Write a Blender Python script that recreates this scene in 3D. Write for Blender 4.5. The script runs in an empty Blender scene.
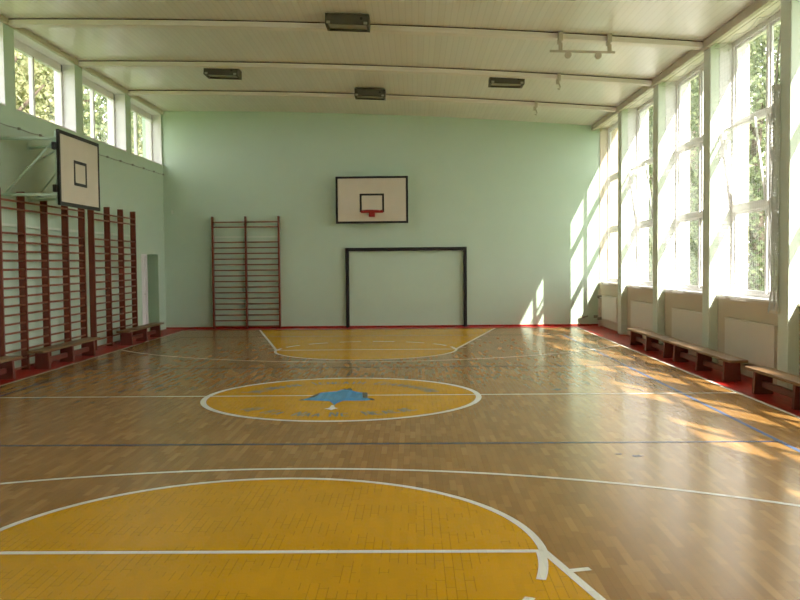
import bpy, math, random
from math import pi, sin, cos, radians, sqrt
from mathutils import Vector, Matrix
random.seed(7)
sc = bpy.context.scene
col = sc.collection

# ------------------------------------------------------------------ materials
def new_mat(name):
    m = bpy.data.materials.new(name); m.use_nodes = True
    return m, m.node_tree, m.node_tree.nodes['Principled BSDF']

def nd(nt, kind, **kw):
    n = nt.nodes.new(kind)
    for k, v in kw.items(): setattr(n, k, v)
    return n

def mth(nt, op, a, b=None):
    n = nd(nt, 'ShaderNodeMath', operation=op)
    for i, v in enumerate((a, b)):
        if v is None: continue
        if isinstance(v, (int, float)): n.inputs[i].default_value = v
        else: nt.links.new(v, n.inputs[i])
    return n.outputs[0]

def mixc(nt, f, a, b, mode='MIX'):
    n = nd(nt, 'ShaderNodeMix', data_type='RGBA', blend_type=mode)
    for s, v in ((0, f), (6, a), (7, b)):
        if isinstance(v, (int, float)): n.inputs[s].default_value = v
        elif isinstance(v, tuple): n.inputs[s].default_value = v if len(v) == 4 else (*v, 1)
        else: nt.links.new(v, n.inputs[s])
    return n.outputs[2]

def coords(nt):
    tc = nd(nt, 'ShaderNodeTexCoord')
    return tc.outputs['Object']

def paint(name, c, rough=.5, var=.08, scale=2.5, spec=.4, metallic=0, bump=0.0, bscale=60):
    m, nt, p = new_mat(name)
    n = nd(nt, 'ShaderNodeTexNoise'); n.inputs['Scale'].default_value = scale
    n.inputs['Detail'].default_value = 5
    nt.links.new(coords(nt), n.inputs['Vector'])
    lo = tuple(x*(1-var) for x in c); hi = tuple(min(1, x*(1+var)) for x in c)
    nt.links.new(mixc(nt, n.outputs['Fac'], lo, hi), p.inputs['Base Color'])
    p.inputs['Roughness'].default_value = rough
    p.inputs['Specular IOR Level'].default_value = spec
    p.inputs['Metallic'].default_value = metallic
    if bump:
        n2 = nd(nt, 'ShaderNodeTexNoise'); n2.inputs['Scale'].default_value = bscale
        nt.links.new(coords(nt), n2.inputs['Vector'])
        b = nd(nt, 'ShaderNodeBump'); b.inputs['Strength'].default_value = bump; b.inputs['Distance'].default_value = .01
        nt.links.new(n2.outputs['Fac'], b.inputs['Height']); nt.links.new(b.outputs[0], p.inputs['Normal'])
    return m

def planks(nt):
    """staggered parquet strips running along y: (random per strip, second random, groove mask)"""
    sep = nd(nt, 'ShaderNodeSeparateXYZ'); nt.links.new(coords(nt), sep.inputs[0])
    W, L = .052, .31
    rx = mth(nt, 'DIVIDE', sep.outputs[0], W); row = mth(nt, 'FLOOR', rx); fx = mth(nt, 'FRACT', rx)
    wn = nd(nt, 'ShaderNodeTexWhiteNoise', noise_dimensions='1D'); nt.links.new(row, wn.inputs['W'])
    off = mth(nt, 'ADD', mth(nt, 'MULTIPLY', row, .37), mth(nt, 'MULTIPLY', wn.outputs['Value'], .3))
    ry = mth(nt, 'ADD', mth(nt, 'DIVIDE', sep.outputs[1], L), off)
    pl = mth(nt, 'FLOOR', ry); fy = mth(nt, 'FRACT', ry)
    cmb = nd(nt, 'ShaderNodeCombineXYZ'); nt.links.new(row, cmb.inputs[0]); nt.links.new(pl, cmb.inputs[1])
    w2 = nd(nt, 'ShaderNodeTexWhiteNoise', noise_dimensions='2D'); nt.links.new(cmb.outputs[0], w2.inputs['Vector'])
    ex = mth(nt, 'MULTIPLY', mth(nt, 'ABSOLUTE', mth(nt, 'SUBTRACT', fx, .5)), 2.0)
    ey = mth(nt, 'MULTIPLY', mth(nt, 'ABSOLUTE', mth(nt, 'SUBTRACT', fy, .5)), 2.0)
    g = mth(nt, 'MAXIMUM', mth(nt, 'GREATER_THAN', ex, .955), mth(nt, 'GREATER_THAN', ey, .99))
    return w2.outputs['Value'], w2.outputs['Color'], g

def parquet():
    m, nt, p = new_mat('parquet')
    r, rc, g = planks(nt)
    cr = nd(nt, 'ShaderNodeValToRGB'); nt.links.new(r, cr.inputs[0])
    e = cr.color_ramp.elements
    e[0].position = 0; e[0].color = (.305, .153, .044, 1)
    e[1].position = 1; e[1].color = (.42, .236, .079, 1)
    for pos, c in ((.3, (.325, .165, .047, 1)), (.8, (.365, .192, .058, 1))):
        k = e.new(pos); k.color = c
    n = nd(nt, 'ShaderNodeTexNoise'); n.inputs['Scale'].default_value = 4; n.inputs['Detail'].default_value = 8
    mp = nd(nt, 'ShaderNodeMapping'); mp.inputs['Scale'].default_value = (9, .8, 1)
    nt.links.new(coords(nt), mp.inputs[0]); nt.links.new(mp.outputs[0], n.inputs['Vector'])
    grain = mixc(nt, .35, cr.outputs[0], mixc(nt, n.outputs['Fac'], (.8, .76, .7), (1.2, 1.18, 1.15)), 'MULTIPLY')
    n3 = nd(nt, 'ShaderNodeTexNoise'); n3.inputs['Scale'].default_value = .5; n3.inputs['Detail'].default_value = 6
    nt.links.new(coords(nt), n3.inputs['Vector'])
    worn = mixc(nt, .5, grain, mixc(nt, n3.outputs['Fac'], (.78, .76, .74), (1.15, 1.15, 1.15)), 'MULTIPLY')
    fin = mixc(nt, mth(nt, 'MULTIPLY', g, .35), worn, (.10, .05, .02))
    nt.links.new(fin, p.inputs['Base Color'])
    p.inputs['Roughness'].default_value = .22
    p.inputs['Specular IOR Level'].default_value = .22
    return m

def floor_paint(name, c, var=.12, gl=.5, rough=.24):
    m, nt, p = new_mat(name)
    r, rc, g = planks(nt)
    base = mixc(nt, r, tuple(x*(1-var) for x in c), tuple(x*(1+var) for x in c))
    n = nd(nt, 'ShaderNodeTexNoise'); n.inputs['Scale'].default_value = 1.2; n.inputs['Detail'].default_value = 7
    nt.links.new(coords(nt), n.inputs['Vector'])
    base = mixc(nt, .4, base, mixc(nt, n.outputs['Fac'], (.75, .75, .75), (1.2, 1.2, 1.2)), 'MULTIPLY')
    n2 = nd(nt, 'ShaderNodeTexNoise'); n2.inputs['Scale'].default_value = 3.1
    nt.links.new(coords(nt), n2.inputs['Vector'])
    gm = mth(nt, 'MULTIPLY', g, mth(nt, 'MULTIPLY', mth(nt, 'GREATER_THAN', n2.outputs['Fac'], .5), gl))
    nt.links.new(mixc(nt, gm, base, (.12, .06, .01)), p.inputs['Base Color'])
    p.inputs['Roughness'].default_value = rough
    p.inputs['Specular IOR Level'].default_value = .16
    return m

def slat_ceiling():
    m, nt, p = new_mat('slat_ceiling')
    sep = nd(nt, 'ShaderNodeSeparateXYZ'); nt.links.new(coords(nt), sep.inputs[0])
    f = mth(nt, 'FRACT', mth(nt, 'DIVIDE', sep.outputs[0], .10))
    e = mth(nt, 'MULTIPLY', mth(nt, 'ABSOLUTE', mth(nt, 'SUBTRACT', f, .5)), 2)
    g = mth(nt, 'GREATER_THAN', e, .84)
    row = mth(nt, 'FLOOR', mth(nt, 'DIVIDE', sep.outputs[0], .10))
    wn = nd(nt, 'ShaderNodeTexWhiteNoise', noise_dimensions='1D'); nt.links.new(row, wn.inputs['W'])
    base = mixc(nt, wn.outputs['Value'], (.73, .685, .605), (.77, .725, .645))
    nt.links.new(mixc(nt, mth(nt, 'MULTIPLY', g, .15), base, (.30, .25, .19)), p.inputs['Base Color'])
    p.inputs['Roughness'].default_value = .28
    p.inputs['Specular IOR Level'].default_value = .5
    return m

def glass():
    m = bpy.data.materials.new('window_glass'); m.use_nodes = True
    nt = m.node_tree; nt.nodes.clear()
    o = nd(nt, 'ShaderNodeOutputMaterial'); t = nd(nt, 'ShaderNodeBsdfTransparent'); g = nd(nt, 'ShaderNodeBsdfGlossy')
    t.inputs[0].default_value = (.95, .97, .96, 1); g.inputs['Roughness'].default_value = .02
    lw = nd(nt, 'ShaderNodeLayerWeight'); lw.inputs[0].default_value = .5
    fr = mth(nt, 'ADD', mth(nt, 'MULTIPLY', mth(nt, 'POWER', lw.outputs['Facing'], 5.0), .6), .025)
    mx = nd(nt, 'ShaderNodeMixShader')
    n = nd(nt, 'ShaderNodeTexNoise'); n.inputs['Scale'].default_value = .7; nt.links.new(coords(nt), n.inputs['Vector'])
    nt.links.new(mixc(nt, n.outputs['Fac'], (.93, .95, .94), (.97, .98, .98)), t.inputs[0])
    nt.links.new(fr, mx.inputs[0]); nt.links.new(t.outputs[0], mx.inputs[1]); nt.links.new(g.outputs[0], mx.inputs[2])
    nt.links.new(mx.outputs[0], o.inputs[0])
    return m

def leaf_mat(name, a, b, trans=.45):
    m, nt, p = new_mat(name)
    oi = nd(nt, 'ShaderNodeNewGeometry')
    base = mixc(nt, oi.outputs['Random Per Island'], a, b)
    nt.links.new(base, p.inputs['Base Color']); p.inputs['Roughness'].default_value = .5
    tr = nd(nt, 'ShaderNodeBsdfTranslucent'); nt.links.new(base, tr.inputs[0])
    mx = nd(nt, 'ShaderNodeMixShader'); mx.inputs[0].default_value = trans
    out = nt.nodes['Material Output']
    nt.links.new(p.outputs[0], mx.inputs[1]); nt.links.new(tr.outputs[0], mx.inputs[2]); nt.links.new(mx.outputs[0], out.inputs[0])
    return m

def wood(name, a, b, rough=.45, axis=1, sc_=6):
    m, nt, p = new_mat(name)
    n = nd(nt, 'ShaderNodeTexNoise'); n.inputs['Scale'].default_value = sc_; n.inputs['Detail'].default_value = 6
    mp = nd(nt, 'ShaderNodeMapping'); s = [8, 8, 8]; s[axis] = .6; mp.inputs['Scale'].default_value = s
    nt.links.new(coords(nt), mp.inputs[0]); nt.links.new(mp.outputs[0], n.inputs['Vector'])
    nt.links.new(mixc(nt, n.outputs['Fac'], a, b), p.inputs['Base Color']); p.inputs['Roughness'].default_value = rough
    return m

M = dict(
    parquet=parquet(),
    yellow=floor_paint('yellow_floor_paint', (.62, .315, .006), .035, .65),
    red=floor_paint('red_floor_paint', (.40, .016, .012), .10, .35, .4),
    white_line=floor_paint('white_floor_line', (.80, .78, .70), .04, .15),
    blue_line=floor_paint('blue_floor_line', (.09, .14, .27), .05, .1),
    dark_line=floor_paint('dark_blue_floor_line', (.035, .06, .14), .05, .1),
    emblem_blue=floor_paint('emblem_blue', (.06, .30, .58), .10, .2),
    emblem_black=floor_paint('emblem_black', (.03, .03, .025), .05, .1),
    letter_blue=floor_paint('lettering_blue', (.26, .30, .27), .10, .2),
    mint=paint('mint_wall_paint', (.54, .665, .525), .62, .035, .8, .3, bump=.12, bscale=25),
    cream=paint('cream_wall_paint', (.62, .52, .375), .6, .04, 1.2, .3, bump=.1, bscale=30),
    palegreen=paint('pale_green_paint', (.66, .72, .60), .5, .03, 1.5),
    white=paint('white_gloss_paint', (.80, .775, .765), .4, .03, 3),
    ceiling=slat_ceiling(),
    beam=paint('cream_beam_paint', (.80, .73, .66), .5, .04, 2),
    gap=paint('painted_gap_shade', (.07, .035, .03), .8, .05),  # dark brown that paints in the shade above the beams
    edge=paint('olive_edge_trim', (.58, .52, .40), .5, .05),
    bars=wood('red_brown_varnish', (.14, .026, .012), (.22, .046, .02), .4, 2),
    rung=wood('rung_varnish', (.23, .062, .028), (.31, .095, .042), .4, 1),
    rail=paint('painted_wall_rail', (.66, .73, .61), .5, .04),
    seat=wood('bench_seat_wood', (.17, .09, .038), (.28, .155, .068), .42, 1),
    leg=wood('bench_leg_wood', (.12, .022, .014), (.20, .045, .026), .45, 2),
    board=paint('cream_backboard', (.67, .60, .485), .5, .04, 4),
    black=paint('black_paint', (.018, .018, .018), .5, .1, 4),
    redmetal=paint('red_rim_paint', (.36, .018, .014), .4, .06, 6),
    pipe=paint('pale_green_pipe', (.50, .66, .54), .35, .05, 5),
    housing=paint('dark_lamp_housing', (.085, .075, .055), .5, .1, 8),
    lens=paint('dusty_lamp_glass', (.34, .31, .21), .3, .08, 8),
    clip=paint('pale_lamp_clip', (.38, .37, .31), .4, .05),
    radiator=paint('cream_radiator', (.72, .66, .56), .45, .03, 3),
    steel=paint('white_painted_steel', (.50, .44, .35), .45, .06, 6),
    cable=paint('grey_cable', (.26, .27, .20), .6, .1, 8),
    net=paint('white_net_cord', (.62, .62, .58), .7, .04, 8),
    glass=glass(),
    doorgreen=paint('green_passage_paint', (.46, .62, .42), .6, .05, 1.5),
    dark=paint('dark_glass', (.05, .06, .05), .15, .1),
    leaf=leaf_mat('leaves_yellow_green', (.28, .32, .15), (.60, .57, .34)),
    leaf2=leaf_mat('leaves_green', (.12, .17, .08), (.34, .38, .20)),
    bark=wood('bark', (.07, .05, .035), (.14, .10, .07), .85, 2, 10),
    grass=paint('lawn', (.13, .19, .06), .9, .3, .6),
    facade=paint('pale_facade', (.78, .76, .70), .7, .04, .5),
)

# ------------------------------------------------------------------ mesh helpers
class MB:
    def __init__(s): s.v = []; s.f = []
    def add(s, vs, fs):
        o = len(s.v); s.v += [tuple(v) for v in vs]; s.f += [tuple(i+o for i in f) for f in fs]; return s
    def box(s, x0, x1, y0, y1, z0, z1):
        v = [(x, y, z) for z in (z0, z1) for y in (y0, y1) for x in (x0, x1)]
        return s.add(v, [(0, 2, 3, 1), (4, 5, 7, 6), (0, 1, 5, 4), (2, 6, 7, 3), (0, 4, 6, 2), (1, 3, 7, 5)])
    def prism(s, poly, axis, a, b):
        """poly: 2D points of the other two axes in xyz order, extruded along axis from a to b"""
        def P(p, t):
            q = list(p); q.insert(axis, t); return tuple(q)
        n = len(poly)
        return s.add([P(p, a) for p in poly] + [P(p, b) for p in poly],
                     [tuple(range(n-1, -1, -1)), tuple(range(n, 2*n))] + [(i, (i+1) % n, n+(i+1) % n, n+i) for i in range(n)])
    def tube(s, pts, r, n=8, closed=False):
        pts = [Vector(p) for p in pts]; k = len(pts); rings = []
        for i, p in enumerate(pts):
            if closed: d = (pts[(i+1) % k]-pts[i-1])
            else: d = pts[min(i+1, k-1)]-pts[max(i-1, 0)]
            d.normalize()
            up = Vector((0, 0, 1)) if abs(d.z) < .9 else Vector((1, 0, 0))
            a = d.cross(up).normalized(); b = d.cross(a)
            rr = r[i] if isinstance(r, (list, tuple)) else r
            rings.append([p+a*cos(2*pi*j/n)*rr+b*sin(2*pi*j/n)*rr for j in range(n)])
        vs = [q for ring in rings for q in ring]; fs = []
        for i in range(k if closed else k-1):
            o, q = i*n, ((i+1) % k)*n
            fs += [(o+j, o+(j+1) % n, q+(j+1) % n, q+j) for j in range(n)]
        if not closed: fs += [tuple(range(n-1, -1, -1)), tuple(range((k-1)*n, k*n))]
        return s.add(vs, fs)
    def build(s, name, mat, parent=None, bevel=0, smooth=False, loc=None):
        me = bpy.data.meshes.new(name); me.from_pydata(s.v, [], s.f); me.update()
        me.materials.append(M[mat])
        if smooth:
            for p in me.polygons: p.use_smooth = True
        o = bpy.data.objects.new(name, me); col.objects.link(o)
        if parent: o.parent = parent
        if loc: o.location = loc
        if bevel:
            b = o.modifiers.new('bevel', 'BEVEL'); b.width = bevel; b.segments = 2; b.limit_method = 'ANGLE'
        return o

def tag(o, label=None, cat=None, group=None, kind=None):
    for k, v in (('label', label), ('category', cat), ('group', group), ('kind', kind)):
        if v: o[k] = v
    return o
def thing(name, label, cat, loc=(0, 0, 0), group=None, rz=0):
    o = bpy.data.objects.new(name, None); col.objects.link(o); o.location = loc; o.rotation_euler.z = rz
    o.empty_display_size = .2
    return tag(o, label, cat, group)
def struct(o): return tag(o, kind='structure')
def copy_thing(root, loc, label, name=None):
    r = root.copy(); col.objects.link(r); r.location = loc; r['label'] = label
    for ch in list(root.children):
        c = ch.copy(); col.objects.link(c); c.parent = r
        for g in list(ch.children):
            d = g.copy(); col.objects.link(d); d.parent = c
    return r

# ------------------------------------------------------------------ the hall
XL, XR, D, Y0 = -6.58, 4.72, 22.95, -.75
XW = 4.87                                    # inner face of the low wall on the right
SL = (5.20-5.716)/(XR-XL)
XM, HW, CAMB = (XL+XR)/2, (XR-XL)/2, .105
def ceil(x): return 5.716+(x-XL)*SL+CAMB*(1-((x-XM)/HW)**2)      # sloped and gently arched
def strip(x0, x1, d0, d1, n=20):
    xs = [x0+(x1-x0)*i/n for i in range(n+1)]
    return [(x, ceil(x)+d0) for x in xs]+[(x, ceil(x)+d1) for x in reversed(xs)]
BY = [-.64+2.967*i for i in range(8)]        # beams and columns: -.64 ... 20.13
LO, RO = XL-.42, 5.34                        # outer faces of the side walls

fl = struct(MB().box(XL-.1, XW+.1, Y0-.1, D+.1, -.2, 0).build('floor', 'parquet'))
cm = MB(); x0, x1 = LO-.05, RO+.02
cm.prism(strip(x0, x1, 0, .25), 1, Y0-.1, D+.2)
struct(cm.build('ceiling', 'ceiling'))
struct(MB().box(LO-.1, RO+.1, D, D+.3, -.2, 5.80).build('wall_back', 'mint'))
struct(MB().box(LO-.1, RO+.1, Y0-.3, Y0, -.2, 5.80).build('wall_front', 'mint'))

# left wall: low wall with the doorway, piers, lintel band
w = MB(); DY0, DY1, DZ = 20.95, 22.36, 1.96
w.box(LO, XL, Y0, DY0, -.2, 4.30); w.box(LO, XL, DY1, D, -.2, 4.30); w.box(LO, XL, DY0, DY1, DZ, 4.30); w.box(LO, XL, DY0, DY1, -.2, 0)
WZ0, WZ1 = 4.30, 5.615
lp = [(max(Y0, b-.08), b+.29) for b in BY]
for a, b in lp: w.box(LO, XL, a, b, 4.30, WZ1)
w.box(LO, XL, D-.06, D, 4.30, WZ1)
w.box(LO, XL, Y0, D, WZ1, 5.73)
struct(w.build('wall_left', 'mint'))

w = MB()
w.box(XW, RO, Y0, D, -.2, 1.12)
rp = [(max(Y0, b-.15), b+.17) for b in BY]
for a, b in rp: w.box(XW, RO, a, b-.08, 1.12, 5.13)
w.box(XW, RO, D-.04, D, 1.12, 5.13)
struct(w.build('wall_right', 'cream'))
n_trim = [0]
def trim(mb, mat, **k):
    n_trim[0] += 1
    return struct(mb.build('trim_%d' % n_trim[0], mat, **k))
trim(MB().box(XR, RO, Y0, D, 5.13, 5.21), 'beam')
for a, b in rp[1:]:
    trim(MB().box(XR, XW, a, b, 0, 5.13), 'palegreen', bevel=.012)      # column
    trim(MB().box(XW-.003, RO-.01, a-.004, b-.076, 1.13, 5.128), 'white')          # white plastered reveals
trim(MB().box(XR-.07, XR, Y0, D, 5.07, ceil(XR)-.002), 'edge')
trim(MB().box(XL, XL+.045, Y0, D, 5.62, ceil(XL+.045)-.004), 'edge')
struct(MB().box(XL, XR+.15, D-.012, D, 0, .035).build('baseboard_back', 'red', bevel=.004))
for i, b in enumerate(BY[1:]):
    bm = MB(); a0, a1 = XL+.045, XR-.07
    bm.prism(strip(a0, a1, -.10, -.018), 1, b, b+.20)
    o = struct(bm.build('ceiling_beam', 'beam', bevel=.006))
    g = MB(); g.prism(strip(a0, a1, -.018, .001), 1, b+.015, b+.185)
    g.build('gap_shade_strip', 'gap', o)  # solid strip between beam and ceiling, the shade there put into its colour

# windows ------------------------------------------------------------------
nwin = 0
def window_left(ya, yb):
    global nwin; nwin += 1
    xg = -6.86; f = MB()
    f.box(xg-.05, xg+.03, ya, ya+.06, WZ0, WZ1); f.box(xg-.05, xg+.03, yb-.06, yb, WZ0, WZ1)
    f.box(xg-.05, xg+.03, ya, yb, WZ0, WZ0+.06); f.box(xg-.05, xg+.03, ya, yb, WZ1-.15, WZ1)
    root = struct(f.build('window_%d' % nwin, 'white'))
    ym = (ya+yb)/2
    MB().box(xg-.05, xg+.03, ym-.035, ym+.035, WZ0+.06, WZ1-.15).build('mullion', 'white', root, bevel=.006)
    for p, q in ((ya+.06, ym-.035), (ym+.035, yb-.06)):
        MB().box(xg-.012, xg-.006, p, q, WZ0+.06, WZ1-.15).build('pane', 'glass', root)
    l = MB()                                        # white lining of the recess, inside and out
    for s, y in ((1, ya), (-1, yb)):
        l.box(LO+.005, xg-.05, *sorted((y, y+s*.006)), WZ0, WZ1); l.box(xg+.03, XL-.006, *sorted((y, y+s*.006)), WZ0, WZ1)
    l.box(LO+.005, xg-.05, ya, yb, WZ1-.006, WZ1); l.box(xg+.03, XL-.006, ya, yb, WZ1-.006, WZ1)
    l.box(xg+.03, XL+.01, ya, yb, WZ0-.002, WZ0+.012)
    l.build('reveal', 'white', root)
def window_right(ya, yb, opened):
    global nwin; nwin += 1
    xg, z0, z1 = 5.10, 1.13, 5.125; f = MB(); t = [2.50, 3.82]
    f.box(xg-.03, xg+.04, ya, ya+.05, z0, z1); f.box(xg-.03, xg+.04, yb-.05, yb, z0, z1)
    f.box(xg-.03, xg+.04, ya+.05, yb-.05, z0, z0+.08); f.box(xg-.03, xg+.04, ya+.05, yb-.05, z1-.07, z1)
    root = struct(f.build('window_%d' % nwin, 'white', bevel=.006))
    ym = (ya+yb)/2
    MB().box(xg-.03, xg+.05, ym-.035, ym+.035, z0+.08, z1-.07).build('mullion', 'white', root, bevel=.008)
    for z in t:
        MB().box(xg-.04, xg+.04, ya+.05, yb-.05, z-.05, z+.05).build('transom', 'white', root, bevel=.008)
    zz = [z0+.08, t[0]-.05, t[0]+.05, t[1]-.05, t[1]+.05, z1-.07]
    for si, (p, q) in enumerate(((ya+.05, ym-.035), (ym+.035, yb-.05))):
        for r in range(3):
            a, b = zz[2*r], zz[2*r+1]
            s = MB(); W = .032; h = b-a; wd = q-p       # sash in its own coordinates, hinged at the bottom
            s.box(-.015, .015, 0, W, 0, h); s.box(-.015, .015, wd-W, wd, 0, h)
            s.box(-.015, .015, W, wd-W, 0, W); s.box(-.015, .015, W, wd-W, h-W, h)
            so = s.build('sash', 'white', root, loc=(xg+.02, p, a))
            pn = MB().box(-.003, .003, W, wd-W, W, h-W).build('pane', 'glass', so)
            if r == 1 and si in opened:
                so.rotation_euler.y = -radians(8)
                so.location.x = xg-.01
                MB().tube([(-.03, wd/2-.05, h-.03), (-.03, wd/2+.05, h-.03)], .01).build('handle', 'steel', so)
    MB().box(XW-.03, xg-.03, ya-.0, yb+.0, 1.12, 1.15).build('sill', 'white', root, bevel=.006)
    l = MB(); l.box(xg-.0+.07, RO+.01, ya, yb, 1.10, 1.13); l.build('outer_sill', 'white', root)
for i, b in enumerate(BY):
    e = (BY[i+1]-.08) if i < 7 else D-.06
    window_left(b+.29, e)
for i, b in enumerate(BY):
    e = (BY[i+1]-.155) if i < 7 else D-.04
    window_right(b+.096, e, {4: (1,), 6: (1,)}.get(i, ()))

# doorway in the left wall ----------------------------------------------------
d = MB(); yj = 21.36
for a, b in ((DY0, DY0+.05), (yj-.02, yj+.02)): d.box(XL-.14, XL+.015, a, b, 0, DZ)
d.box(XL-.14, XL+.015, DY0+.05, yj-.02, DZ-.05, DZ)
door = struct(d.build('door_1', 'white', bevel=.004))
lf = MB(); a, b = DY0+.05, yj-.02
lf.box(XL-.09, XL-.045, a, a+.09, .01, DZ-.05); lf.box(XL-.09, XL-.045, b-.11, b, .01, DZ-.05)
lf.box(XL-.09, XL-.045, a+.09, b-.11, .01, .78); lf.box(XL-.09, XL-.045, a+.09, b-.11, 1.80, DZ-.05)
leaf = lf.build('door_leaf', 'white', door)
MB().box(XL-.075, XL-.06, a+.09, b-.11, .78, 1.80).build('slit_glass', 'dark', leaf)
MB().tube([(XL-.045, b-.05, .98), (XL-.005, b-.05, .98), (XL-.005, b-.12, .98)], .009).build('handle', 'steel', leaf)
ps = MB()
ps.box(LO-1.3, LO-.02, DY1, DY1+.1, -.05, 2.3); ps.box(LO-1.3, LO-.02, DY0-.4, DY0-.3, -.05, 2.3)
ps.box(LO-1.4, LO-1.3, DY0-.4, DY1+.1, -.05, 2.3); ps.box(LO-1.4, LO-.02, DY0-.4, DY1+.1, 2.3, 2.4)
ps.box(LO-1.4, XL-.15, DY0-.4, DY1+.1, -.15, -.02)
ps.box(LO+.0, XL-.004, DY1-.006, DY1, 0, DZ)
struct(ps.build('wall_passage', 'doorgreen'))

# ------------------------------------------------------------------ floor markings
CX = -.965
def flat(name, mat, polys, z, parent=fl):
    m = MB()
    for P in polys: m.add([(x, y, z) for x, y in P], [tuple(range(len(P)))])
    return m.build(name, mat, parent)
def line(a, b, wd):
    a, b = Vector(a), Vector(b); n = (b-a).normalized(); n = Vector((-n.y, n.x))*wd/2
    return [tuple(a-n), tuple(b-n), tuple(b+n), tuple(a+n)]
def arc(cx, cy, r, a0, a1, wd, n=64):
    out = []
    for i in range(n):
        t0, t1 = radians(a0+(a1-a0)*i/n), radians(a0+(a1-a0)*(i+1)/n)
        out.append([(cx+(r+s)*cos(t), cy+(r+s)*sin(t)) for s, t in ((-wd/2, t0), (wd/2, t0), (wd/2, t1), (-wd/2, t1))])
    return out
LW = .05
BLx, BRx = -5.93, 4.15
flat('red_border', 'red', [[(XL, Y0), (BLx, Y0), (BLx, D), (XL, D)]], .001)
flat('red_border', 'red', [[(BRx, Y0), (XW, Y0), (XW, D), (BRx, D)]], .001)
flat('red_border', 'red', [[(BLx, 22.25), (BRx, 22.25), (BRx, D), (BLx, D)]], .001)
flat('sideline', 'white_line', [line((BLx, Y0), (BLx, 22.25), LW)], .0022)
flat('sideline', 'white_line', [line((BRx, Y0), (BRx, 22.25), LW)], .0022)
NY, FY, R = 5.12, 17.03, 1.765
kx = lambda cy: -1.01 if cy == NY else -.955
def semi(cy, a0, a1, r=R):
    c = kx(cy)
    return [(c+r*cos(radians(a0+(a1-a0)*i/48)), cy+r*sin(radians(a0+(a1-a0)*i/48))) for i in range(49)]
kb = lambda y, fy: R+abs(y-fy)*.24
flat('painted_key', 'yellow', [semi(NY, 0, 180)+[(kx(NY)-kb(.3, NY), .3), (kx(NY)+kb(.3, NY), .3)]], .0012)
flat('painted_key', 'yellow', [semi(FY, 180, 360)+[(kx(FY)+kb(22.2, FY), 22.2), (kx(FY)-kb(22.2, FY), 22.2)]], .0012)
for cy, s, yb in ((NY, 1, .3), (FY, -1, 22.2)):
    flat('free_throw_line', 'white_line', [line((kx(cy)-R, cy), (kx(cy)+R, cy), LW)], .0024)
    flat('free_throw_arc', 'white_line', arc(kx(cy), cy, R, 0, 180*s, LW), .0024)
    for q in (-1, 1):
        flat('lane_line', 'white_line', [line((kx(cy)+q*R, cy), (kx(cy)+q*kb(yb, cy), yb), LW)], .0026)
        for dy in (.33, 1.2, 2.05, 2.9):
            y = cy-s*dy; xx = kx(cy)+q*(R+dy*.255)
            flat('lane_mark', 'white_line', [line((xx+q*.02, y), (xx+q*.13, y+s*.03), LW)], .0024)
    ds = []
    a = 0
    while a < 178:
        ds += arc(kx(cy), cy, R-.02, -s*a, -s*min(180, a+15.5), .055, 8); a += 24.2
    flat('dashed_arc', 'white_line', ds, .0028)
a = math.degrees(math.asin((BRx-CX)/6.25))
flat('three_point_arc', 'white_line', arc(CX, .96, 6.25, 90-a, 90+a-1.5, LW, 96), .0024)
flat('three_point_arc', 'white_line', arc(CX, 21.2, 6.25, 270-a+1.5, 270+a, LW, 96), .0024)
CY = 11.12
flat('center_circle', 'yellow', [[(CX+.03+1.74*cos(2*pi*i/96), CY+1.74*sin(2*pi*i/96)) for i in range(96)]], .0012)
flat('circle_line', 'white_line', arc(CX+.03, CY, 1.745, 0, 360, .07, 128), .0026)
flat('half_line', 'white_line', [line((BLx, 11.2), (BRx, 11.2), .045)], .0022)
for x, mt in ((-5.46, 'dark_line'), (3.43, 'blue_line')): flat('volleyball_sideline', mt, [line((x, 2.2), (x, 20.2), .05)], .0020)
for y in (2.2, 8.2, 14.2, 20.2): flat('volleyball_line', 'dark_line', [line((-5.46, y), (3.43, y), .05 if y < 10 else .06)], .0018)
# scuffs
def blob(cx, cy, rx, ry, seed):
    rd = random.Random(seed)
    return [(cx+rx*cos(t)*rd.uniform(.4, 1), cy+ry*sin(t)*rd.uniform(.3, 1)) for t in [2*pi*i/11 for i in range(11)]]
flat('scuff_mark', 'dark_line', [blob(1.9, 11.6, .09, .10, 1), blob(2.03, 11.7, .05, .05, 4)], .0016)
flat('scuff_mark', 'dark_line', [blob(1.95, 7.62, .07, .05, 2), blob(1.80, 7.7, .04, .03, 5)], .0016)
flat('scuff_mark', 'dark_line', [blob(-3.6, 12.2, .10, .10, 3)], .0016)

# emblem and lettering in the centre circle
FX = dict(f=871.88, yaw=.01647, pit=.04443, rol=.00923, H=1.7287)
cyw, syw, cp, sp = cos(FX['yaw']), sin(FX['yaw']), cos(FX['pit']), sin(FX['pit'])
FWD = Vector((-syw*cp, cyw*cp, -sp)); RT = Vector((cyw, syw, 0)); UP = RT.cross(FWD)
RT2 = RT*cos(FX['rol'])-UP*sin(FX['rol']); UP2 = UP*cos(FX['rol'])+RT*sin(FX['rol'])
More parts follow.
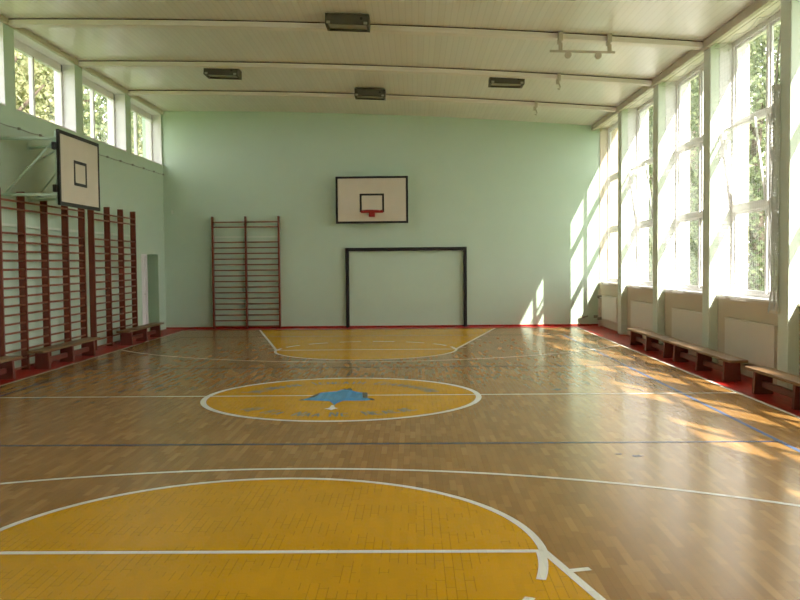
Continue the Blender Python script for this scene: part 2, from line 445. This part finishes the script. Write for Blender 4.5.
# outline of the emblem in metres on the floor
flat('emblem', 'emblem_blue', [[(-1.427, 10.835), (-1.346, 11.031), (-1.297, 11.068), (-1.258, 11.265), (-1.25, 11.449), (-1.142, 11.507), (-1.044, 11.555), (-0.985, 11.714), (-0.922, 11.733), (-0.847, 11.621), (-0.778, 11.49), (-0.696, 11.445), (-0.664, 11.002), (-0.608, 10.981), (-0.526, 10.826), (-0.611, 10.755), (-0.893, 10.767), (-0.947, 10.623), (-0.977, 10.43), (-1.023, 10.608), (-1.067, 10.737), (-1.265, 10.791)]], .0028)
flat('emblem_wing', 'emblem_black', [[(-1.349, 11.032), (-1.319, 11.207), (-1.254, 11.428), (-1.261, 11.235), (-1.289, 11.058)]], .0030)
flat('emblem_panel', 'emblem_black', [[(-0.696, 11.445), (-0.632, 11.421), (-0.601, 10.99), (-0.66, 10.983)]], .0030)
flat('emblem_crown', 'emblem_black', [[(-0.964, 11.691), (-0.97, 11.823), (-0.926, 11.733), (-0.906, 11.842), (-0.863, 11.796), (-0.844, 11.621), (-0.903, 11.688)]], .0030)
flat('emblem_tip', 'emblem_black', [[(-1.468, 10.818), (-1.415, 10.919), (-1.386, 10.806)], [(-0.6, 10.961), (-0.546, 10.94), (-0.498, 10.797), (-0.538, 10.771)]], .0030)
flat('emblem_star', 'white_line', [[(-1.072, 10.18), (-1.019, 10.237), (-1.008, 10.449), (-0.976, 10.413), (-0.956, 10.259), (-0.91, 10.207), (-0.961, 10.143), (-0.982, 10.079), (-1.01, 10.145)]], .0030)
def word(a0, a1, r, up, hgt, seed, wd=.026):
    """brush-like letters of one word set round the circle"""
    rd = random.Random(seed); P = []; n = max(2, int(abs(a1-a0)*pi/180*r/.105))
    for i in range(n):
        aa = radians(a0+(a1-a0)*(i+.5)/n)
        rad = Vector((cos(aa), sin(aa))); tan = Vector((sin(aa), -cos(aa))) if up else Vector((-sin(aa), cos(aa)))
        c = Vector((CX, CY))+rad*r; v = rad if up else -rad
        hh = hgt*(1.35 if i == 0 else 1); w2 = .038
        k = rd.randrange(5); b = c-v*hgt/2
        q = lambda s, t: tuple(b+tan*s*w2+v*t*hh)
        S = {0: [(q(-1, 0), q(-1, 1)), (q(1, 0), q(1, 1)), (q(-1, .5), q(1, .5))], 1: [(q(-1, 0), q(0, 1)), (q(0, 1), q(1, 0)), (q(-.5, .4), q(.5, .4))],
             2: [(q(-1, 0), q(-1, 1)), (q(-1, 1), q(1, .9)), (q(-1, 0), q(1, .1))], 3: [(q(0, 0), q(0, 1)), (q(-.6, 0), q(.6, 0))],
             4: [(q(-1, 0), q(-1, 1)), (q(-1, 1), q(1, 0)), (q(1, 0), q(1, 1))]}[k]
        P += [line(s, e, wd) for s, e in S]
    return P
for i, (a0, a1) in enumerate(((166, 122), (114, 78), (71, 14))): flat('lettering', 'letter_blue', word(a0, a1, 1.24, True, .20, 11+i), .0029)
for i, (a0, a1) in enumerate(((222, 229), (234, 247), (252, 266), (269, 280), (286, 314))): flat('lettering', 'letter_blue', word(a0, a1, 1.36, False, .20, 31+i), .0029)

# ------------------------------------------------------------------ wall bars
def wall_bars(name, label, ys, tops, k=.985, off=.06):
    """ys: positions of the uprights along the wall, wall on the -x side, rungs along y"""
    root = thing(name, label, 'wall bars')
    for y, top in zip(ys, tops):
        u = MB(); u.box(.03+off, .155+off, y-.02, y+.02, 0, top)
        u.build('upright', 'bars', root, bevel=.006)
    zs = [(.06+.147*i)*k for i in range(16)]+[2.66*k, 2.79*k]
    for a, b in zip(ys[:-1], ys[1:]):
        for z in zs:
            xx = off+(.12 if z < 2.4 else .135)
            MB().tube([(xx, a+.02, z), (xx, b-.02, z)], .016, 8).build('rung', 'rung', root, smooth=True)
    MB().box(.0, .03+off, ys[0]-.03, ys[-1]+.03, 2.385*k, 2.425*k).build('wall_rail', 'rail', root)
    return root
ua = wall_bars('wall_bars', 'long red-brown wall bars of four bays on left wall under the side backboard', [0, .83, 1.71, 2.62, 3.42], [2.92, 2.92, 2.85, 2.85, 2.88])
ua.location = (XL, 13.40, 0)
ub = wall_bars('wall_bars', 'red-brown wall bars of three bays on left wall nearest the doorway', [0, .91, 1.75, 2.60], [2.9, 2.92, 2.92, 2.92])
ub.location = (XL, 17.32, 0)
uc = wall_bars('wall_bars', 'two-bay wooden wall bars alone on the mint back wall', [0, .87, 1.74], [2.94]*3, k=1.0, off=0)
uc.rotation_euler.z = -pi/2; uc.location = (-5.28, D, 0)

# ------------------------------------------------------------------ benches
def bench_parts(root, L=2.9):
    MB().box(-.13, .13, 0, L, .285, .325).build('seat', 'seat', root, bevel=.008)
    for y in (.28, L/2, L-.28):
        g = MB(); g.prism([(-.11, .285), (-.125, 0), (.125, 0), (.11, .285)], 1, y-.035, y+.035)
        g.build('leg', 'leg', root, bevel=.006)
    for a, b in ((.315, L/2-.035), (L/2+.035, L-.315)):
        MB().box(-.025, .025, a, b, .09, .17).build('stretcher', 'leg', root)
b0 = thing('gym_bench', 'low wooden gym bench on the red strip by left wall, nearest the camera', 'bench', (-6.20, 10.75, 0), 'gym benches')
bench_parts(b0, 2.6)
copy_thing(b0, (-6.17, 14.02, 0), 'low wooden gym bench in front of the wall bars below the side backboard')
copy_thing(b0, (-6.10, 18.06, 0), 'low wooden gym bench by left wall, reaching across in front of the doorway')
b1 = thing('gym_bench', 'wooden gym bench farthest along the right wall, before the second radiator from back', 'bench', (4.46, 14.95, 0), 'gym benches')
bench_parts(b1, 2.9)
copy_thing(b1, (4.46, 12.02, 0), 'middle wooden gym bench by right wall, end to end with the farthest one')
copy_thing(b1, (4.42, 8.48, 0), 'wooden gym bench at right photo edge, its sunlit end facing a gap')

# ------------------------------------------------------------------ radiators and pipes
def radiator(root, L=1.85):
    bd = MB(); bd.box(-.055, -.045, 0, L, .22, .80); n = 36
    bd.box(-.05, .0, 0, .03, .22, .80); bd.box(-.05, 0, L-.03, L, .22, .80)
    bd.build('panel', 'radiator', root, bevel=.004)
    g = MB()
    for i in range(n):
        y = .05+(L-.1)*i/n; g.box(-.045, -.01, y, y+.012, .24, .78)
    g.build('fins', 'radiator', root)
    t = MB(); t.box(-.06, 0, -.005, L+.005, .80, .815); t.build('top_grille', 'radiator', root)
    for y in (.25, L-.25):
        MB().box(-.02, .02, y-.02, y+.02, .3, .75).build('bracket', 'steel', root)
r0 = thing('radiator', 'cream panel radiator under the window nearest the back wall', 'radiator', (XW-.02, 20.75, 0), 'radiators')
radiator(r0, 1.6)
r1 = thing('radiator', 'cream radiator under second window from back wall, behind start of benches', 'radiator', (XW-.02, 17.55, 0), 'radiators')
radiator(r1, 1.85)
copy_thing(r1, (XW-.02, 14.46, 0), 'cream radiator under third window from back wall, above the two joined benches')
copy_thing(r1, (XW-.02, 11.68, 0), 'largest-looking cream radiator at right, above the gap between benches')
hp = thing('heating_pipe', 'thin cream heating pipe standing in back right corner', 'pipe', (XW-.08, 22.62, 0))
MB().tube([(0, 0, 0), (0, 0, .95)], .028, 10).build('riser', 'radiator', hp, smooth=True)
MB().tube([(0, 0, .75), (0, -.12, .75), (.02, -.2, .75)], .014).build('branch', 'radiator', hp)
MB().box(-.05, .05, -.05, .05, .72, .80).build('valve', 'cable', hp, bevel=.01)
MB().box(-.05, .05, -.05, .05, .17, .24).build('valve', 'cable', hp, bevel=.01)
sk = thing('wall_valve', 'small dark valve low on the back wall near the right corner', 'valve', (4.42, D, .22))
MB().tube([(0, 0, 0), (0, -.09, 0), (.12, -.09, .03)], .018).build('stem', 'cable', sk); MB().box(-.08, -.0, -.12, -.06, -.02, .03).build('tap', 'cable', sk)
sk = thing('wall_valve', 'small dark valve low on the back wall beside the heating pipe', 'valve', (4.74, D, .24))
MB().tube([(0, 0, 0), (0, -.09, 0), (.08, -.09, -.03)], .018).build('stem', 'cable', sk); MB().box(-.05, .05, -.13, -.08, -.04, .03).build('tap', 'cable', sk)

# ------------------------------------------------------------------ goal
g = thing('goal_frame', 'black handball goal frame standing against the back wall', 'goal', (-.21, D, 0))
for s in (-1, 1):
    MB().box(*sorted((s*1.50, s*1.59)), -.10, -.02, 0, 2.0).build('post', 'black', g, bevel=.004)
MB().box(-1.59, 1.59, -.10, -.02, 2.0, 2.09).build('crossbar', 'black', g, bevel=.004)

# ------------------------------------------------------------------ backboards (local: board in xz plane facing -y)
def frame_rect(x0, x1, z0, z1, w, y0, y1):
    m = MB(); m.box(x0, x1, y0, y1, z1-w, z1); m.box(x0, x1, y0, y1, z0, z0+w)
    m.box(x0, x0+w, y0, y1, z0+w, z1-w); m.box(x1-w, x1, y0, y1, z0+w, z1-w); return m
def backboard(root, w=1.86, h=1.20, bd=.055, ty=.30, sqw=.62, sqh=.47, edge_back=True):
    MB().box(-w/2, w/2, 0, .03, 0, h).build('board', 'board', root)
    frame_rect(-w/2-.006, w/2+.006, -.006, h+.006, bd, -.006, .036).build('border', 'black', root)
    frame_rect(-sqw/2, sqw/2, ty, ty+sqh, .05, -.006, .001).build('target_square', 'black', root)
bb = thing('basketball_backboard', 'cream backboard with black border and red rim on the back wall', 'backboard', (-1.075, 22.60, 2.72))
backboard(bb, ty=.285, sqw=.63, sqh=.475)
rim = MB().tube([(.225*cos(t), -.37+.225*sin(t), .30) for t in [2*pi*i/28 for i in range(28)]], .012, 8, True).build('rim', 'redmetal', bb, smooth=True)
MB().box(-.29, .29, -.03, -.006, .265, .325).build('rim_flange', 'redmetal', rim, bevel=.004)
MB().box(-.08, .08, -.16, -.006, .155, .285).build('rim_bracket', 'redmetal', rim, bevel=.01)
for s in (-1, 1):
    for z in (.25, .95): MB().tube([(s*.5, .036, z), (s*.5, .346, z)], .025).build('wall_arm', 'pipe', bb)
XB = -5.68
sb = thing('basketball_backboard', 'cream backboard without rim held out from the left wall on pale green pipes', 'backboard', (XB, 14.87, 2.69), None, pi/2)
# local x -> world +y, local -y -> world +x
backboard(sb, w=1.78, h=1.20, bd=.06, ty=.36, sqw=.56, sqh=.42)
dep = XB-XL-.003
for x in (-.86, .05):
    sk_ = -.28 if x < 0 else 0
    MB().tube([(x, .036, 1.06), (x+sk_, dep, 1.03)], .026, 10).build('pipe_arm', 'pipe', sb, smooth=True)
    MB().tube([(x, .036, .16), (x+sk_, dep, .15)], .026, 10).build('pipe_arm', 'pipe', sb, smooth=True)
    MB().tube([(x, .06, 1.05), (x+sk_*.85, dep-.12, .18)], .017, 8).build('brace', 'pipe', sb, smooth=True)
    for z in (1.06, .16): MB().box(x+sk_-.07, x+sk_+.07, dep-.012, dep, z-.07, z+.07).build('wall_plate', 'pipe', sb)
MB().tube([(-.80, .10, .86), (-.02, .62, .86)], .016).build('brace', 'pipe', sb, smooth=True)
for z in (.26, .94): MB().box(-.93, -.82, .036, .10, z-.06, z+.06).build('hinge', 'black', sb, bevel=.006)
MB().tube([(-.86, .05, .02), (-.86, .05, 1.18)], .024, 10).build('back_tube', 'pipe', sb, smooth=True)
MB().tube([(.05, .06, .02), (.05, .06, 1.18)], .024, 10).build('back_tube', 'pipe', sb, smooth=True)

# ------------------------------------------------------------------ ceiling lights (local origin: front top edge, centre)
def lamp(root):
    W, DP, H = .68, .44, .165
    h = MB(); h.box(-W/2, W/2, 0, .03, -H, 0); h.box(-W/2, W/2, DP-.03, DP, -H, 0)
    h.box(-W/2, -W/2+.04, .03, DP-.03, -H, 0); h.box(W/2-.04, W/2, .03, DP-.03, -H, 0); h.box(-W/2+.04, W/2-.04, .03, DP-.03, -.04, 0)
    h.build('housing', 'housing', root, bevel=.005)
    MB().box(-W/2+.042, W/2-.042, .032, DP-.032, -H+.035, -H+.05).build('lens', 'lens', root)
    for s in (-1, 1): MB().box(*sorted((s*(W/2-.08), s*(W/2-.025))), -.012, 0, -H+.005, -H+.045).build('clip', 'clip', root)
    MB().tube([(.22, -.006, -.07), (.22, .03, -.07)], .022, 12).build('knob', 'black', root)
l0 = thing('ceiling_light', 'dark box light on the nearest beam, left of centre at the top', 'ceiling light', (-1.0, 13.62, ceil(-1)-.012), 'ceiling lights')
lamp(l0); l0.rotation_euler.y = -math.atan(SL)
for (x, y, lb) in ((-3.82, 17.50, 'dark box light farthest left on the ceiling'), (-.94, 19.40, 'dark box light nearest the back wall, above the backboard'),
                   (1.88, 17.42, 'dark box light right of centre, between middle and far beams'), (1.86, 11.45, 'dark box light cut by the top photo edge, right of centre')):
    copy_thing(l0, (x, y, ceil(x)-.03), lb)

# ------------------------------------------------------------------ pulleys hanging from the beams
hr = thing('hanging_rail', 'short cream rail with two pulleys hung under nearest beam', 'rail', (2.73, 14.14, ceil(2.73)+.045))
MB().box(-.52, .52, -.02, .02, -.37, -.335).build('rail', 'steel', hr, bevel=.004).rotation_euler.y = -math.atan(SL)*.8
for x in (-.36, .42):
    c = MB(); dz = x*SL
    c.box(x-.035, x+.035, -.035, .055, -.19+dz, -.05+dz); c.box(x-.05, x+.01, -.03, .05, -.24+dz, -.17+dz); c.box(x-.03, x+.03, -.025, .025, -.345+dz, -.22+dz)
    c.build('hanger', 'steel', hr, bevel=.006)
for x in (-.24, .24):
    dz = x*SL*.8
    p = MB(); p.prism([(x+.055*cos(2*pi*i/12), -.41+dz+.055*sin(2*pi*i/12)) for i in range(12)], 1, -.03, .03)
    p.build('pulley', 'steel', hr, bevel=.006)
def pulley(root):
    c = MB(); c.box(-.03, .03, -.03, .05, -.20, -.06); c.box(-.06, .0, -.03, .03, -.27, -.18); c.build('clamp', 'steel', root, bevel=.006)
    c = MB().tube([(.0, 0, -.26), (.02, 0, -.32), (0, 0, -.37), (-.03, 0, -.35)], .014); c.build('hook', 'steel', root)
pa = thing('pulley_hook', 'small cream pulley hook on the middle beam, right of the lights', 'hook', (2.84, 17.10, ceil(2.84)+.05), 'beam hooks')
pulley(pa)
copy_thing(pa, (2.81, 20.07, ceil(2.81)+.05), 'small cream pulley hook on the farthest beam before the back wall')

# ------------------------------------------------------------------ cable along the left wall
c = MB(); pts = []
yy = [9.5+.42*i for i in range(33)]
for i, y in enumerate(yy):
    y = min(y, D-.03)
    pts.append((XL+.02, y, 3.98+.008*(y-13)+(.0 if i % 2 == 0 else -.012)))
cb = tag(c.tube(pts, .006, 6).build('wall_cable', 'cable'), 'thin sagging grey cable clipped along left wall below the high windows', 'cable')
for i in range(0, 33, 2):
    x, y, z = pts[i]; MB().box(XL, XL+.035, y-.025, y+.025, z-.02, z+.02).build('clip', 'cable', cb)
hk = MB().box(-.02, .02, -.05, 0, -.05, .05); hk.tube([(0, -.05, -.02), (0, -.10, -.02), (0, -.11, .03)], .01)
tag(hk.build('wall_hook', 'rail', loc=(-6.35, D, 3.07)), 'tiny painted hook on the back wall near the left corner', 'hook')

# ------------------------------------------------------------------ safety nets in front of the right windows
nz0, NL = 1.10, 2.62
def ztop(y): return 5.05-.07*(1-(2*((y % .8734)/.8734)-1)**2)
def nxs(y, z): return .012*sin(y*3.1+z*.7)+.008*sin(z*2.3+y)
m = MB(); cell = .064; th = .0017
for i in range(int((4.96-nz0)/cell)+1):
    z = nz0+i*cell
    m.tube([(nxs(y, z), y, z+.010*sin(y*1.7+z)) for y in [NL*j/9 for j in range(10)]], th, 3)
for j in range(int(NL/cell)+1):
    y = j*cell
    m.tube([(nxs(y, z), y, z) for z in [nz0+(ztop(y)-nz0)*k/8 for k in range(9)]], th, 3)
net0 = m.build('safety_net', 'net', loc=(4.79, BY[7]+.19, 0))
MB().tube([(0, NL*i/50, ztop(NL*i/50*.9999)) for i in range(51)], .005, 5).build('top_cord', 'net', net0)
MB().tube([(0, 0, 5.08), (0, NL, 5.08)], .005, 5).build('wire', 'steel', net0)
tag(net0, 'fine white net hung before the large window nearest the back wall', 'net', 'safety nets')
copy_thing(net0, (4.79, BY[6]+.19, 0), 'fine white net hung before the second large window from the back wall')
copy_thing(net0, (4.79, BY[5]+.19, 0), 'fine white net hung before the third large window from the back wall')
net = copy_thing(net0, (4.79, BY[4]+.19, 0), 'fine white net before the nearest large window, its side gathered in a bundle')
rd = random.Random(5); gm = MB()
def gp(u, z):                          # gathered side of the net, hanging as a column of folds
    a = u*2*pi; wob = .012*sin(z*3.1)+.008*sin(z*7.3+1)
    r = .038+.012*sin(z*4.1+.6)**2+.03*max(0, 1.3-z)-.012*max(0, z-3.4)
    r *= 1+.25*sin(4*a+z*1.1)
    return (-.12+r*cos(a), -.02+wob+r*1.5*sin(a), z)
for i in range(36):
    u = i/36; zb = 1.0+.07*rd.random()
    gm.tube([gp(u, zb+(3.95-zb)*k/50) for k in range(51)], .003, 3)
z = 1.05
while z < 3.95:
    gm.tube([gp(q/26, z+.012*sin(q)) for q in range(26)], .003, 3, True); z += .05
gm.tube([(-.12, -.02, 3.9), (-.09, -.02, 4.4), (0, 0, 5.05)], .012, 6)
gm.build('gathered_side', 'net', net)

# ------------------------------------------------------------------ outside
struct(MB().add([(-90, -60, -.6), (90, -60, -.6), (90, 130, -.6), (-90, 130, -.6)], [(0, 1, 2, 3)]).build('ground', 'grass'))
def crown_mesh(name, mat, R_, H_, n, leaf, seed):
    rd = random.Random(seed); m = MB(); cl = []
    for i in range(46):
        a = rd.uniform(0, 2*pi); t = rd.uniform(-1, 1); rr = sqrt(max(0, 1-t*t))*rd.uniform(.55, 1.0)
        cl.append(Vector((R_*rr*cos(a), R_*rr*sin(a), H_*t)))
    for i in range(n):
        c = rd.choice(cl); o = Vector((rd.gauss(0, 1), rd.gauss(0, 1), rd.gauss(0, .8)))*R_*.17
        p = c+o; d = Vector((rd.uniform(-1, 1), rd.uniform(-1, 1), rd.uniform(-.7, .5))).normalized()
        s = d.cross(Vector((rd.uniform(-1, 1), rd.uniform(-1, 1), rd.uniform(-1, 1)))).normalized()
        L_ = leaf*rd.uniform(.6, 1.3)
        m.add([p, p+d*L_*.5+s*L_*.36, p+d*L_, p+d*L_*.5-s*L_*.36], [(0, 1, 2, 3)])
    me = bpy.data.meshes.new(name); me.from_pydata(m.v, [], m.f); me.materials.append(M[mat]); return me
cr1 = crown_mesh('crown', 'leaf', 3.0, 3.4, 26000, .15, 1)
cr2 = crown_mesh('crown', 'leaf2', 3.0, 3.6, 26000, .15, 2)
def tree(x, y, zc, s, me, rz, label, group=None, sz=None):
    root = thing('leafy_tree', label, 'tree', (x, y, -.6), group, rz)
    c = bpy.data.objects.new('crown', me); col.objects.link(c); c.parent = root; c.location = (0, 0, zc+.6); c.scale = (s, s, sz or s)
    t = MB(); hh = zc+.6
    t.tube([(0, 0, 0), (.08, .03, hh*.4), (-.05, .06, hh*.75), (.05, 0, hh+1.2*s)], [.30, .22, .17, .06], 10)
    rd = random.Random(int(x*7+y))
    for i in range(6):
        a = rd.uniform(0, 2*pi); z = hh*(.55+.08*i)
        t.tube([(0, .04, z), (.8*s*cos(a), .8*s*sin(a), z+.8), (1.9*s*cos(a), 1.9*s*sin(a), z+1.9)], [.10, .07, .025], 6)
    t.build('trunk', 'bark', root, smooth=True)
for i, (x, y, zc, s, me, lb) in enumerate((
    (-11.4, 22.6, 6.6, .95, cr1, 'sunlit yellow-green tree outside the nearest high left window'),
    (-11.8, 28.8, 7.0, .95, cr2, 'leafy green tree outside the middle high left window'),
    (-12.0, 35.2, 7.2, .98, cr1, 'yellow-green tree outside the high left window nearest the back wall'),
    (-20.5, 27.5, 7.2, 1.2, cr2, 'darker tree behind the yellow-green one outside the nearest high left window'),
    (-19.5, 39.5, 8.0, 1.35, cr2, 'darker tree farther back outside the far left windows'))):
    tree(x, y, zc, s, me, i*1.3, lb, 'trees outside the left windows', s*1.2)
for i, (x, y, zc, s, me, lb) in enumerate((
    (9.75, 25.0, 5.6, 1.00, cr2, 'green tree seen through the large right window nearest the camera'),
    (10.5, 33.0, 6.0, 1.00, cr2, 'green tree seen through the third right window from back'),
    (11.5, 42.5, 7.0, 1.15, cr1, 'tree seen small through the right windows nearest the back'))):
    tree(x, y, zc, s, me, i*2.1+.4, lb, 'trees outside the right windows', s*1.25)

# ------------------------------------------------------------------ light
sun = bpy.data.lights.new('sun', 'SUN'); sun.energy = 11.5; sun.angle = radians(.6); sun.color = (1.0, .94, .85)
so = bpy.data.objects.new('sun', sun); col.objects.link(so); so.location = (12, -20, 30)
so.rotation_euler = Vector((-.45, 1.0, -.89)).to_track_quat('-Z', 'Y').to_euler()
wd = bpy.data.worlds.new('sky'); sc.world = wd; wd.use_nodes = True
bg = wd.node_tree.nodes['Background']; bg.inputs[0].default_value = (1.0, .99, .985, 1); bg.inputs[1].default_value = 3.2

# ------------------------------------------------------------------ camera
cam = bpy.data.cameras.new('camera'); cam.sensor_width = 36; cam.lens = FX['f']/800*36; cam.clip_end = 400; cam.clip_start = .05
co = bpy.data.objects.new('camera', cam); col.objects.link(co)
mw = Matrix((RT2, UP2, -FWD)).transposed().to_4x4(); mw.translation = Vector((0, 0, FX['H'])); co.matrix_world = mw
sc.camera = co
sc.cycles.sample_clamp_indirect = 4.0
sc.cycles.denoising_prefilter = 'FAST'
vs = sc.view_settings
vs.view_transform = 'Standard'; vs.look = 'None'; vs.gamma = 1; vs.use_curve_mapping = False; vs.exposure = 0.65
